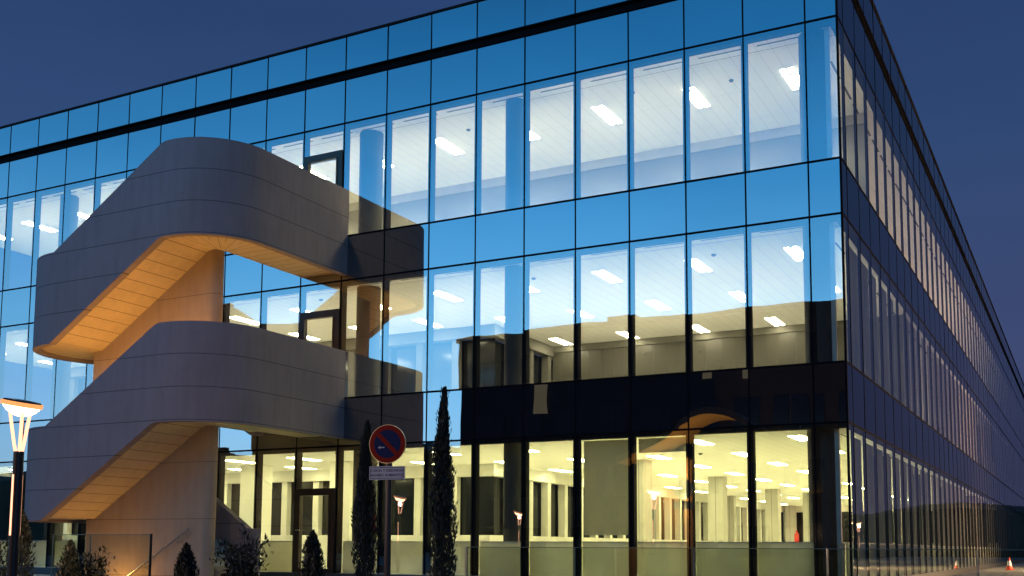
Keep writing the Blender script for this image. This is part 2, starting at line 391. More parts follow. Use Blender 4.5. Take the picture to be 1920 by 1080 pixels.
# light fittings
fixpos = []
xs = [-1.45-2.25*i for i in range(13)]
ys = [2.45+3.45*j for j in range(17)]
for x in xs:
    fixpos.append((x, ys[0], Z1)); fixpos.append((x, ys[0], Z3)); fixpos.append((x, ys[0], Z5))
    if x < -11: fixpos.append((x, 5.1, Z5)); fixpos.append((x, 5.1, Z3))
for y in ys[1:]:
    for k, x in enumerate(xs[:5]):
        if x < -10.6: continue
        if y < 41: fixpos.append((x, y, Z5))
        if y < 9.6: fixpos.append((x, y, Z3))
        if y > 9.6 and k < 2: fixpos.append((x, y, Z3))
        if y > 5 and k < 2: fixpos.append((x, y+.3, Z1))
def hall(px, dist):
    d = fw+r2*((px-960)/F_PX)-u2*((1026-Y0)/F_PX); p = CAM+d*dist; return p.x, p.y
PIERS = tuple(hall(px, dd)+(w,) for px, dd, w in ((1204, 29.3, .22), (1347, 36, .25), (1451, 43.3, .25), (1270, 48.5, .22), (1484, 60, .25), (1371, 49, .2), (1519, 46, .22), (1236, 56, .22), (1418, 58, .2)))
fixpos = [p for p in fixpos if not (p[2] == Z5 and any(abs(p[0]-q[0]) < .75 and abs(p[1]-q[1]) < 1.4 for q in PIERS)) and not (p[0] > -2 and p[1] > 8)]
fixpos.sort(key=lambda p: (Vector(p)-CAM).length)
def fixture(mb, x, y, z):
    zz = z-.020
    mb.box(x-.155, x+.155, y-.62, y+.62, zz-.006, zz-.0005, M['white'])
    for s in (-.09, .09): mb.box(x+s-.052, x+s+.052, y-.58, y+.58, zz-.014, zz-.007, M['tube_side' if (z > 5 and y > 10.2) or (z > 10 and y > 5.4) else 'tube' if z > 10 else 'tube_dim' if z > 5 else 'tube_hall' if x > -9.5 else 'tube_low'])
far = MB()
for i, (x, y, z) in enumerate(fixpos):
    if i < 99:
        mb = MB(); fixture(mb, x, y, z); mb.build('ceiling_light', B)
    else: fixture(far, x, y, z)
far.build('ceiling_light', B, kind='stuff')
# smoke detectors / sprinklers on ceilings
for x, y, z in ((-2.7, 1.9, Z1), (-4.9, 1.5, Z1), (-9.4, 1.7, Z1), (-3.1, 1.7, Z3), (-13.6, 1.3, Z3), (-12.9, 1.2, Z5), (-2.9, 3.6, Z5), (-4.6, 5.2, Z5), (-7.6, 1.8, Z3)):
    mb = MB(); mb.lathe([(.055, 0), (.055, -.02), (.03, -.045)], (x, y, z-.02), M['slot'], 12); mb.build('smoke_detector', B)
# partitions
mb = MB(); mb.box(XEND, -.35, 5.2, 5.3, Z2, Z1-.02, M['part_glass']); mb.build('partition_wall', B)
mb = MB(); mb.box(XEND, -.35, 5.15, 5.199, Z1-.26, Z1-.021, M['column']); mb.build('cornice', B)
mb = MB(); mb.box(-5.5, -5.4, 5.301, YEND-.1, Z2, Z1-.02, M['wall']); mb.build('partition_wall', B)
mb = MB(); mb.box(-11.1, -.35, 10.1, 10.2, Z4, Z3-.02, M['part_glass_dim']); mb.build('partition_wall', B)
mb = MB(); mb.box(-11.1, -.35, 10.05, 10.099, Z3-.22, Z3-.021, M['wall']); mb.build('cornice', B)
mb = MB(); mb.box(-5.5, -5.4, 10.201, YEND-.1, Z4, Z3-.02, M['wall']); mb.build('partition_wall', B)
mb = MB(); mb.box(-5.5, -5.4, 40.3, YEND-.1, FZ, Z5-.02, M['wall']); mb.build('partition_wall', B)
# courtyard facades: knee wall, piers, dark windows, lintel (floors 0 and 1)
for z0, z1 in ((FZ, Z5), (Z4, Z3)):
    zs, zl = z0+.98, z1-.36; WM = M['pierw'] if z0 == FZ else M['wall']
    mb = MB(); mb.box(XEND, -11.2, 6.2, 6.4, z0, zs, WM); mb.box(XEND, -11.0, 6.05, 6.35, zl, z1-.021, WM); mb.build('courtyard_wall', B)
    mb = MB(); mb.box(-11.4, -11.2, 6.4, 40, z0, zs, WM); mb.box(-11.35, -11.05, 6.35, 40, zl, z1-.021, WM); mb.build('courtyard_wall', B)
    mb = MB(); mb.box(-11.2, -.2, 40.2, 40.3, z0, zs, WM); mb.box(-11.2, -.2, 40.0, 40.25, zl, z1-.021, WM); mb.build('end_wall', B)
    x = -12.4
    while x > XEND:
        mb = MB(); mb.box(x-.11, x+.11, 6.15, 6.36, zs, zl, WM); mb.box(x-.155, x-.11, 6.2, 6.3, zs, zl, M['fin']); mb.build('window_pier', B); x -= 1.26
    y = 7.4
    while y < 40:
        mb = MB(); mb.box(-11.36, -11.12, y-.11, y+.11, zs, zl, WM); mb.box(-11.3, -11.2, y+.11, y+.155, zs, zl, M['fin']); mb.build('window_pier', B); y += 1.26
    for x in [-1.0-1.26*k for k in range(9)]:
        mb = MB(); mb.box(x-.10, x+.10, 40.02, 40.24, zs, zl, WM); mb.build('window_pier', B)
    for q in ((XEND, -11.2, 6.42, 6.43), (-11.43, -11.42, 6.43, 40.2), (-11.2, -.2, 40.32, 40.33)):
        mb = MB(); mb.box(q[0], q[1], q[2], q[3], zs, zl, M['farglass']); mb.build('courtyard_glazing', B)
# columns just behind the glass, dark faced
def rcol(x, y, r, z0, z1, m, n=28, nm='column'):
    mb = MB(); mb.lathe([(r, 0), (r, z1-z0)], (x, y, z0), m, n); o = mb.build(nm, B); weld(o, 40); return o
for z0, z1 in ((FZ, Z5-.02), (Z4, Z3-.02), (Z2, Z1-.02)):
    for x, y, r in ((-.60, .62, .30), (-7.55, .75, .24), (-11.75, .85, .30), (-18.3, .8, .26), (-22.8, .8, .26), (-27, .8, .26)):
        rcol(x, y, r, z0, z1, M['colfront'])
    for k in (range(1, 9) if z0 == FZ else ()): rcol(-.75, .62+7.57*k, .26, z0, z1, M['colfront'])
# pale end lining by the corner
for z0, z1 in ((FZ, Z5), (Z4, Z3), (Z2, Z1)):
    mb = MB(); mb.box(-.30, -.215, .22, .30, z0, z1-.1, M['palefin']); mb.build('corner_lining', B)
# free standing square piers of the ground floor hall
for x, y, w in PIERS:
    mb = MB(); mb.box(x-w, x+w, y-w, y+w, FZ, Z5-.02, M['column']); mb.box(x-.008, x+.008, y-w-.003, y-w, FZ, Z5-.03, M['slot']); mb.build('pier', B)
# lobby walls behind the entrance, fire extinguishers
for x in (-14.6, -17.9):
    mb = MB(); mb.box(x-.35, x+.35, 3.6, 4.2, FZ, Z5-.02, M['white']); mb.build('pier', B)
def exting(x, y, z):
    mb = MB(); mb.lathe([(.03, 0), (.085, .02), (.085, .42), (.03, .52), (.03, .58)], (x, y, z), M['red'], 16)
    o = mb.build('fire_extinguisher', None, (x, y, z)); weld(o, 40); return o
tag(exting(-11.36, .62, FZ+.55+.45), 'red fire extinguisher on the dark column beside the ground floor door', 'extinguisher')
tag(exting(-5.75, 20.1, FZ+.75), 'red fire extinguisher on a white pier deep in the lit hall', 'extinguisher')
# knee wall of the ground floor, made translucent so room light brightens it
for side, lines, n in (('A', XA, 24), ('B', YB, 34)):
    for i in range(1 if side == 'A' else 0, n):
        if side == 'A' and i == DOORMOD: continue
        a, b = lines[i], lines[i+1] if i+1 < len(lines) else lines[i]
        mb = MB()
        if side == 'A': mb.box(min(a, b)+.06, max(a, b)-.06, .21, .222, FZ, 1.715, M['knee_trans']); mb.box(min(a, b)+.06, max(a, b)-.06, .20, .26, 1.715, 1.735, M['palefin'])
        else: mb.box(-.222, -.21, a+.06, b-.06, FZ, 1.715, M['knee_trans']); mb.box(-.26, -.20, a+.06, b-.06, 1.715, 1.735, M['palefin'])
        mb.build('sill_panel', B)
# a blind drawn down behind the eleventh and fourth window of the ground floor
mb = MB(); mb.box(XA[5]+.08, XA[4]-.08, .26, .27, FZ+.9, Z5-.12, M['blind_front']); mb.build('roller_blind', B)
mb = MB(); mb.box(XA[4]+.08, XA[3]-.08, .26, .27, Z5-.42, Z5-.12, M['blind_front']); mb.build('roller_blind', B)
# roller blinds on the side front
for f_, (z0, z1) in enumerate(((FZ, Z5), (Z4, Z3), (Z2, Z1))):
    for i in range(2, 60):
        h = random.random()
        if h < .12: continue
        mb = MB(); d = .97 if (h > .3 or i > 9) else random.uniform(.3, .8)
        mb.box(-.27, -.26, YB[i]+.08, YB[i+1]-.08-random.choice((0, 0, .25, .5)), z1-.1-(z1-z0-.15)*d, z1-.1, M['blind'])
        if count.setdefault('blind', 0) < 97: mb.build('roller_blind', B); count['blind'] += 1
# doors
for z0 in (FZ, Z4, Z2):
    zt = doortop[z0]; x0, x1 = XA[DOORMOD+1]+.02, XA[DOORMOD]-.02
    D = bpy.data.objects.new('door', None); COL.objects.link(D); D.parent = B; D.location = ((x0+x1)/2, 0, z0)
    mb = MB(); w = .13
    mb.box(x0, x0+w, -.05, .08, z0, zt, M['bronze']); mb.box(x1-w, x1, -.05, .08, z0, zt, M['bronze'])
    mb.box(x0+w, x1-w, -.05, .08, zt-.17, zt, M['bronze']); mb.box(x0+w, x1-w, -.05, .08, z0, z0+.10, M['bronze'])
    mb.box(x0+w+.005, x0+w+.045, -.065, .06, z0+.10, zt-.17, M['bronze']); mb.box(x1-w-.045, x1-w-.005, -.065, .06, z0+.10, zt-.17, M['bronze'])
    mb.build('frame', D)
    mb = MB(); mb.face([(x0+w, -.01, z0+.1), (x1-w, -.01, z0+.1), (x1-w, -.01, zt-.17), (x0+w, -.01, zt-.17)], M['glass_ground']); mb.build('pane', D)
    mb = MB(); mb.tube([(x0+w-.03, -.05, z0+1.02), (x0+w-.03, -.11, z0+1.02), (x0+w+.10, -.11, z0+1.02)], .012, M['steel']); mb.build('handle', D)

# ------------------------------------------------------------------ curved concrete escape stair
ST = thing('concrete_staircase', 'curved grey concrete outdoor staircase winding up to the glass front doors', 'staircase', (-13.2, -2.8, 0))
def stair_path(F, Fend):
    P = []   # (outer, inner, zf, joint units, metres)
    mid = F-2.05
    def add(o, i, z, u): P.append((Vector(o), Vector(i), z, u))
    u = 0
    n = 10
    for k in range(n+1):
        y = -3.05*k/n; add((-11.8, y), (-13.15, max(y, -2.75)), F, u+k*1.0)
    u += n; n = 20
    for k in range(1, n+1):
        a = PI/2*k/n; add((-13.2+1.4*math.cos(a), -3.05-1.45*math.sin(a)), (-13.15-.06*k/n, -2.75-.25*min(1, k/n)), F, u+8*k/n)
    u += 8; n = 26
    for k in range(1, n+1):
        x = -13.2-3.55*k/n; s = min(1, max(0, (-13.42-x)/(16.75-13.42)));
        # softened break
        s2 = s
        add((x, -4.5), (x, -3.0), F+(mid-F)*s2, u+12*k/n)
    u += 12; n = 28
    for k in range(1, n+1):
        a = PI*k/n; add((-16.75-1.6*math.sin(a), -2.9-1.6*math.cos(a)), (-16.85, -3.0+.35*k/n), mid, u+10*k/n)
    u += 10; n = 26
    for k in range(1, n+1):
        x = -16.75+3.6*k/n; s = min(1, max(0, (x+16.6)/3.2)); add((x, -1.3), (x, -2.65), mid+(Fend-mid)*s, u+12*k/n)
    return P
def wing(F, Fend, ground=False):
    P = stair_path(F, Fend); th = .18
    par = MB(); slab = MB(); m = 0; L = [0.0]
    for k in range(1, len(P)): L.append(L[-1]+(P[k][0]-P[k-1][0]).length)
    for k in range(len(P)-1):
        q = []
        for (o, i, z, u), l in ((P[k], L[k]), (P[k+1], L[k+1])):
            d = (i-o).normalized(); o2 = o+d*th
            q.append((o, o2, i, z, u, l))
        (oa, o2a, ia, za, ua, la), (ob, o2b, ib, zb, ub, lb) = q
        bt, tp = -.98, 1.15
        if k >= len(P)-27: tp = 1.0
        V = lambda p, z: (p.x, p.y, z)
        uvl = lambda z0, z1: [(la, z0), (lb, z0), (lb, z1), (la, z1)]
        par.face([V(oa, za+bt), V(ob, zb+bt), V(ob, zb+tp), V(oa, za+tp)], M['conc'], uvl(bt, tp))
        par.face([V(o2b, zb+bt), V(o2a, za+bt), V(o2a, za+tp), V(o2b, zb+tp)], M['conc'], uvl(bt, tp))
        par.face([V(oa, za+tp), V(ob, zb+tp), V(o2b, zb+tp), V(o2a, za+tp)], M['conc'], uvl(0, 0))
        par.face([V(ob, zb+bt), V(oa, za+bt), V(o2a, za+bt), V(o2b, zb+bt)], M['conc'], uvl(0, 0))
        # slab: underside .93 below, top at floor
        uu = [(ua, 0), (ub, 0), (ub, 1), (ua, 1)]
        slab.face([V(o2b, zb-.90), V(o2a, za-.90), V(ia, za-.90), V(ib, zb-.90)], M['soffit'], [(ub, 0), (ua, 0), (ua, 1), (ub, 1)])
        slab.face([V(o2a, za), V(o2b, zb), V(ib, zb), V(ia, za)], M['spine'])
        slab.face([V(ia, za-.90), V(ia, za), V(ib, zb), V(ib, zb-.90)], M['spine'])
    for e in (0, -1):
        o, i, z, u = P[e]; d = (i-o).normalized(); o2 = o+d*th; tp = 1.15 if e == 0 else 1.0
        par.face([(o.x, o.y, z-.98), (o2.x, o2.y, z-.98), (o2.x, o2.y, z+tp), (o.x, o.y, z+tp)], M['conc'])
        slab.face([(o2.x, o2.y, z-.90), (i.x, i.y, z-.90), (i.x, i.y, z), (o2.x, o2.y, z)], M['spine'])
    o = par.build('parapet', ST, (0, 0, F)); weld(o, 35)
    o = slab.build('stair_slab', ST, (0, 0, F)); weld(o, 35)
    # inner parapet of the landing facing the void, beside the facade
    mb = MB(); mb.box(-13.15, -13.0, -1.28, -.02, F-.88, F+1.1, M['conc']); mb.build('inner_parapet', ST, (0, 0, F))
    # treads
    mb = MB()
    for k in range(12):
        x1 = -13.44-k*.276; z = F-(k)*2.05/12
        mb.box(x1-.276, x1, -4.31, -3.01, z-.17-.2, z-.03, M['paving'])
    for k in range(12):
        x0 = -16.6+k*.267; z = F-2.05-k*(2.05-.05)/12
        mb.box(x0, x0+.267, -2.64, -1.49, z-.17-.2, z-.03, M['paving'])
    mb.build('tread', ST)
wing(9.18, 5.17); wing(5.17, 1.0)
# spine wall with rounded nose
mb = MB()
pf = [(-17.02, 0), (-13.38, 0), (-13.38, 8.30), (-13.50, 8.26), (-16.78, 6.24), (-17.02, 6.24)]
yA, yB = -3.0, -2.66
b0 = [(x, yA, z) for x, z in pf]; b1 = [(x, yB, z) for x, z in pf]
mb.face(b0, M['spine']); mb.face(list(reversed(b1)), M['spine'])
for k in range(len(pf)):
    j = (k+1) % len(pf)
    if k == 1: continue
    mb.face([b0[j], b0[k], b1[k], b1[j]], M['spine'])
n = 14; rings = []
for k in range(n+1):
    a = -PI/2+PI*k/n; rings.append((-13.38+.17*1.15*math.cos(a), -2.83+.17*math.sin(a)))
for k in range(n):
    (xa, ya), (xb, yb) = rings[k], rings[k+1]
    mb.face([(xa, ya, 0), (xb, yb, 0), (xb, yb, 8.30), (xa, ya, 8.30)], M['spine'])
mb.face([(x, y, 8.30) for x, y in rings], M['spine'])
o = mb.build('spine_wall', ST); weld(o, 35)
# solid base of the lowest inner flight
mb = MB()
pf = [(-16.9, .0), (-13.15, 0), (-13.15, 1.0), (-16.6, 3.0), (-16.9, 3.0)]
for y in (-1.36, -2.6):
    mb.face([(x, y, z) for x, z in (pf if y < -2 else reversed(pf))], M['spine'])
for k in range(len(pf)):
    j = (k+1) % len(pf); mb.face([(pf[j][0], -2.6, pf[j][1]), (pf[k][0], -2.6, pf[k][1]), (pf[k][0], -1.36, pf[k][1]), (pf[j][0], -1.36, pf[j][1])], M['spine'])
o = mb.build('flight_base', ST); weld(o)
# steps down into the pit, handrail with brackets on the spine wall
mb = MB()
for k in range(7):
    x1 = PX1-k*.30; z = TZ-(k+1)*.11
    mb.box(x1-.30, x1, PY0, PY1, .012, max(z, .02), M['paving'])
mb.build('pit_steps', ST)
H = MB(); hp = lambda x: .906+(x+15.468)*.5856
H.tube([(-16.5, -3.12, hp(-16.5)), (-13.66, -3.12, hp(-13.66))], .021, M['steel'], 10)
hr = H.build('handrail', ST)
for x in (-15.9, -14.95, -14.0):
    mb = MB(); z = hp(x); mb.tube([(x, -3.12, z-.015), (x, -3.12, z-.07), (x, -3.07, z-.10), (x, -3.005, z-.10)], .009, M['steel'], 8)
    mb.lathe([(.035, 0), (.035, .012)], (x, -3.01, z-.106), M['steel'], 12); mb.build('bracket', hr)
# wall lights of the stair (behind the parapets) and in the pit
def wall_light(x, y, z, e, nm='wall_light', size=.12):
    mb = MB(); mb.box(x-.14, x+.14, y-.02, y+.02, z-.06, z+.06, M['warmlamp']); mb.box(x-.17, x+.17, y-.05, y-.02, z-.09, z+.09, M['bronze']); o = mb.build(nm, ST, (x, y, z))
    lamp('POINT', 'wall_light_source', (x, y+.12, z+.05), e, WARM, o, size)
wall_light(-13.6, -4.25, 5.75, 50); wall_light(-15.1, -4.25, 4.85, 70); wall_light(-16.5, -4.25, 3.95, 66)
wall_light(-12.1, -2.2, 5.75, 45)
wall_light(-15.7, -3.70, .50, 52); wall_light(-14.2, -2.0, 1.3, 14)

# ------------------------------------------------------------------ glass balustrades
def balustrade(label, x0, x1, y, zt, zb, n, group='glass balustrades'):
    T = thing('glass_balustrade', label, 'balustrade', ((x0+x1)/2, y, zb), group)
    w = (x1-x0)/n
    for k in range(n):
        mb = MB(); a, b = x0+k*w+.003, x0+(k+1)*w-.003
        mb.face([(a, y, zb), (b, y, zb), (b, y, zt-.006), (a, y, zt-.006)], M['bal_glass']); mb.build('glass_panel', T)
        mb = MB(); mb.box(a, b, y-.008, y+.008, zt-.006, zt+.006, M['bal_edge'])
        mb.box(a, a+.012, y-.008, y+.008, zb, zt-.006, M['bal_edge']); mb.box(b-.012, b, y-.008, y+.008, zb, zt-.006, M['bal_edge']); mb.build('panel_edge', T)
    mb = MB(); mb.box(x0, x1, y-.05, y+.05, zb-.02, zb+.10, M['fin']); mb.build('base_rail', T)
    return T
BAL = balustrade('long clear glass balustrade in front of the lit ground floor, right of the cypresses', -6.22, 9.0, -3.6, 1.605, TZ, 7)
mb = MB(); mb.box(-6.26, -6.23, -3.63, -3.57, TZ, 1.61, M['steel']); mb.build('post', BAL)
BL = balustrade('short clear glass balustrade at the foot of the concrete staircase', -12.75, -10.30, -7.4, 1.79, TZ, 1)
mb = MB(); mb.box(-10.30, -10.272, -7.415, -7.385, TZ, 1.80, M['fin']); mb.build('post', BL)
mb = MB(); mb.box(-11.78, -11.762, -7.408, -7.392, TZ, 1.79, M['bal_edge']); mb.build('panel_edge', BL)

# ------------------------------------------------------------------ street lamps
def street_lamp(x, y, label, e=260, hz=3.42, s=1.0):
    T = thing('street_lamp', label, 'street lamp', (x, y, 0), 'street lamps around the building')
    mb = MB(); mb.lathe([(.13, 0), (.13, .02), (.065, .05), (.065, hz-.62)], (x, y, 0), M['pole'], 18); o = mb.build('pole', T); weld(o, 35)
    d = (CAM-Vector((x, y, 1.6))); d.z = 0; d.normalize(); sd = Vector((-d.y, d.x, 0))
    mb = MB(); c = Vector((x, y, 0))+Vector((0, -.066, 0))
    mb.box(c.x-.014, c.x+.014, c.y-.006, c.y+.002, 1.72, hz-.92, M['lampstrip'])
    mb.box(c.x-.014, c.x+.014, y+.064, y+.072, 1.72, hz-.92, M['lampstrip']); mb.build('light_strip', T)
    for k in (0, 1, 2):
        a = PI*.5+k*2*PI/3; ex, ey = math.cos(a), math.sin(a)
        mb = MB(); mb.tube([(x+.04*ex, y+.04*ey, hz-.64), (x+.07*ex, y+.07*ey, hz-.5), (x+.14*ex, y+.14*ey, hz-.10)], .022, M['lampstrip'], 8); mb.build('arm', T)
    mb = MB(); mb.lathe([(.05, -.10), (.12, -.075), (.18, -.035), (.22, .01), (.235, .05), (.235, .085)], (x, y, hz-.06), M['lamp'], 36); mb.ring([[(x+q*math.cos(2*PI*j/36), y+q*math.sin(2*PI*j/36), hz-.06+zz) for j in range(36)] for q, zz in ((.236, .03), (.255, .03), (.255, .088), (.236, .088))], M['lamphalo'], cap=False); o = mb.build('lamp_disc', T, (x, y, hz-.06)); o.rotation_euler = (0, math.radians(11), 0)
    mb = MB(); mb.lathe([(.242, 0), (.22, .02), (.08, .03)], (x, y, hz+.026), M['pole'], 36); o = mb.build('lamp_cap', T, (x, y, hz-.06)); weld(o, 35); o.rotation_euler = (0, math.radians(11), 0)
    lamp('POINT', 'lamp_source', (x, y, hz-.24), e*.8, (1, .62, .36), T, .06)
    return T
street_lamp(-8.24, -11.66, 'tall glowing disc street lamp on a dark pole, at the left edge beside the staircase', 420)
def xy_mirror(px, py, dist):
    d = fw+r2*((px-960)/F_PX)-u2*((py-Y0)/F_PX); p = CAM+d*dist; return p.x, -p.y
for px, py, dd, lb in ((750, 935, 40, 'disc street lamp across the forecourt, mirrored between the two cypresses'),
                       (968, 958, 55, 'distant disc street lamp across the forecourt, mirrored in the sixth window from the corner'),
                       (1525, 971, 66, 'distant street lamp facing the building corner, mirrored in the dark corner glass')):
    x, y = xy_mirror(px, py, dd); street_lamp(x, y, lb, 120)
street_lamp(9.2, 27, 'street lamp added beyond the right edge to light the side pavement near the cone', 15000)  # unseen lamp, added to brighten the paving around the cone
street_lamp(9.95, 57, 'orange-lit street lamp along the side pavement, mirrored in the side glass wall', 500)

# ------------------------------------------------------------------ no-stopping sign
SX, SY, SZ = -5.70, -6.95, 3.20
SG = thing('road_sign', 'round red and blue no-parking sign on a dark pole between two cypresses', 'road sign', (SX, SY, 0))
dv = Vector((CAM.x-SX, CAM.y-SY, 0)).normalized(); ang = math.atan2(dv.y, dv.x)+math.radians(-22)
n_ = Vector((math.cos(ang), math.sin(ang), 0)); s_ = Vector((-n_.y, n_.x, 0)); z_ = Vector((0, 0, 1))
ctr = Vector((SX, SY, SZ))+n_*.06
def sp_(a, b, d): return ctr+s_*a+z_*b+n_*d
def plate(pts, d0, d1, m, mb):
    f0 = [sp_(a, b, d0) for a, b in pts]; f1 = [sp_(a, b, d1) for a, b in pts]; mb.ring([f0, f1], m)
circ = lambda r, n=48: [(r*math.cos(2*PI*k/n), r*math.sin(2*PI*k/n)) for k in range(n)]
mb = MB(); mb.lathe([(.052, 0), (.052, 3.42)], (SX, SY, .0), M['pole'], 16); o = mb.build('pole', SG); weld(o, 35)
mb = MB(); plate(circ(.305), 0, .02, M['steel'], mb); plate(circ(.298), .02, .023, M['sred'], mb); disc = mb.build('sign_disc', SG)
mb = MB(); plate(circ(.222), .0235, .0255, M['sblue'], mb); mb.build('blue_field', disc)
mb = MB(); q = .7071; L_, w_ = .235, .034
plate([(-L_*q-w_*q, L_*q-w_*q), (L_*q-w_*q, -L_*q-w_*q), (L_*q+w_*q, -L_*q+w_*q), (-L_*q+w_*q, L_*q+w_*q)], .026, .028, M['sred'], mb); mb.build('slash', disc)
mb = MB(); plate([(-.155, -.055), (-.115, -.03), (-.115, -.047), (-.045, -.047), (-.045, -.063), (-.115, -.063), (-.115, -.08)], .0285, .0300, M['swhite'], mb); mb.build('arrow', disc)
mb = MB(); PW, PH, PZ = .295, .105, -.455
def rect(cx, cy, w, h): return [(cx-w, cy-h), (cx+w, cy-h), (cx+w, cy+h), (cx-w, cy+h)]
plate(rect(0, PZ, PW, PH), 0, .02, M['swhite'], mb); pl = mb.build('text_plate', SG)
mb = MB()
for r in ((0, PZ+PH-.022, PW-.018, .005), (0, PZ-PH+.022, PW-.018, .005), (-PW+.022, PZ, .005, PH-.022), (PW-.022, PZ, .005, PH-.022)): plate(rect(*r), .0205, .022, M['sdark'], mb)
mb.build('plate_border', pl)
def text(s, size, cx, cy, parent, m, d=.0225):
    cu = bpy.data.curves.new('lettering', 'FONT'); cu.body = s; cu.size = size; cu.extrude = .001; cu.align_x = 'CENTER'; cu.align_y = 'CENTER'; cu.offset = .0012
    o = bpy.data.objects.new('lettering', cu); COL.objects.link(o)
    dg = bpy.context.evaluated_depsgraph_get(); me = bpy.data.meshes.new_from_object(o.evaluated_get(dg)); bpy.data.objects.remove(o)
    me.materials.clear(); me.materials.append(m)
    o = bpy.data.objects.new('lettering', me); COL.objects.link(o); o.parent = parent
    Mx = Matrix((s_, z_, n_)).transposed().to_4x4(); Mx.translation = sp_(cx, cy, d)-wloc(parent)
    o.matrix_basis = Mx
text('CARGA Y DESCARGA', .056, 0, PZ+.038, pl, M['sdark']); text('MAXIMO 10 MINUTOS', .056, 0, PZ-.036, pl, M['sdark'])

# ------------------------------------------------------------------ traffic cone
T = thing('traffic_cone', 'orange and white traffic cone standing on the pavement beside the side facade', 'cone', (1.0, 28.4, TZ))
x, y = 1.0, 28.4
mb = MB(); mb.box(x-.17, x+.17, y-.17, y+.17, TZ+.002, TZ+.04, M['cored']); mb.build('base', T)
mb = MB(); mb.lathe([(.135, .04), (.105, .17)], (x, y, TZ), M['cored'], 20); mb.lathe([(.0575, .38), (.03, .5), (.026, .5)], (x, y, TZ), M['cored'], 20); o = mb.build('cone_body', T); weld(o, 50)
mb = MB(); mb.lathe([(.105, .17), (.0575, .38)], (x, y, TZ), M['cowhite'], 20, cap=False); o = mb.build('white_band', T); weld(o, 50)

# ------------------------------------------------------------------ planting
def leaves(mb, pts, size, up, m, asp=.35):
    for p, d in pts:
        n = Vector((random.gauss(0, 1), random.gauss(0, 1), random.gauss(0, 1))).normalized()
        a = (Vector(d)*up+n*(1-up)).normalized(); b = a.cross(n).normalized()
        s = size*random.uniform(.6, 1.3); p = Vector(p)
        mb.face([p-a*s*.5, p+b*s*asp*.5, p+a*s*.5, p-b*s*asp*.5], m)
def cypress(x, y, z0, h, r, label):
    T = thing('cypress_tree', label, 'tree', (x, y, z0), 'slim cypresses by the sign')
    mb = MB(); mb.tube([(x, y, z0), (x+.01, y, z0+h*.5), (x, y, z0+h*.93)], [.05, .035, .008], M['bark']); mb.build('trunk', T)
    mb = MB(); pts = []; ph = random.uniform(0, 6)
    for _ in range(11000):
        t = random.random()**.8; a = random.uniform(0, 2*PI)
        R_ = r*(min(1, (t*8)**.6+.2))*(1-max(0, t-.25)/.75)**.62*(1+.20*math.sin(9*t+ph+2*a)+.16*math.sin(29*t+a*3+ph))+.012+(.05 if random.random() < .03 else 0)
        rr = R_*math.sqrt(random.uniform(.05, 1)); tt = z0+.08+t*h*(1+.0*random.random())
        pts.append(((x+rr*math.cos(a)+.02*math.sin(t*7), y+rr*math.sin(a), tt), (.25*math.cos(a), .25*math.sin(a), 1)))
    leaves(mb, pts, .085, .72, M['leaf'], .22); mb.build('crown', T)
cypress(-7.17, -5.51, TZ, 3.70-TZ, .20, 'slimmer shorter dark cypress left of the road sign')
cypress(-4.92, -6.60, TZ, 4.0-TZ, .20, 'taller dark cypress right of the road sign')
def shrub(x, y, z0, h, r, label, kind='loose', name='shrub', cat='shrub', n=900, m='leaf2'):
    T = thing(name, label, cat, (x, y, z0), 'shrubs along the foot of the building')
    mb = MB(); tips = []
    for k in range(14 if kind == 'loose' else 4):
        a = random.uniform(0, 2*PI); q = random.uniform(.25, 1); hh = h*random.uniform(.7, 1.0)*(1-.35*q*q)
        p0 = Vector((x, y, z0)); p1 = Vector((x+r*q*.35*math.cos(a), y+r*q*.35*math.sin(a), z0+hh*.5)); p2 = Vector((x+r*q*math.cos(a), y+r*q*math.sin(a), z0+hh))
        mb.tube([p0, p1, p2], [.014, .009, .004], M['bark'], 5); tips.append((p0, p1, p2))
    mb.build('stem', T)
    mb = MB(); pts = []
    if kind == 'loose':
        for p0, p1, p2 in tips:
            for _ in range(n//14):
                t = random.uniform(.12, 1.0); p = (p0.lerp(p1, t*2) if t < .5 else p1.lerp(p2, t*2-1))
                w = .13*(1.1-t*.6)
                pts.append((p+Vector((random.gauss(0, w), random.gauss(0, w), random.gauss(0, w*.8))), (p2-p0).normalized()))
        leaves(mb, pts, .095, .45, M[m], .42)
    else:
        ph = random.uniform(0, 6)
        for _ in range(n):
            t = random.random(); a = random.uniform(0, 2*PI)
            R_ = r*math.sin(min(1, t*1.6+.25)*PI/2)*(1-t**2.6)**.7*(1+.18*math.sin(5*a+ph+6*t)+.1*math.sin(11*a-9*t))
            rr = R_*math.sqrt(random.uniform(.1, 1))
            pts.append(((x+rr*math.cos(a), y+rr*math.sin(a), z0+h*(t*.96+.02)+random.uniform(0, .05)), (.5*math.cos(a), .5*math.sin(a), 1)))
        leaves(mb, pts, .075, .6, M[m], .3)
    mb.build('foliage', T)
def atpx(px, dist):
    d = fw+r2*((px-960)/F_PX)-u2*((1026-Y0)/F_PX); p = CAM+d*dist; return p.x, p.y
def sh(px, ytop, dist, r, label, kind, **k):
    x, y = atpx(px, dist); z0 = TZ if y > -8.3 else .55; zt = 1.6+(1026-ytop)/F_PX*dist
    shrub(x, y, z0, zt-z0, r, label, kind, **k)
sh(38, 962, 17.5, .24, 'narrow upright conifer shrub behind the glowing street lamp pole', 'dense', n=3200)
sh(-8, 1000, 18, .22, 'leafy shrub cut off by the left edge of the picture', 'loose', n=800)
sh(132, 1020, 16, .19, 'small rounded bush left of the leafy shrub at the stair foot', 'dense', n=2600)
sh(172, 1002, 16.5, .32, 'leafy shrub in front of the short glass balustrade', 'loose', n=1500)
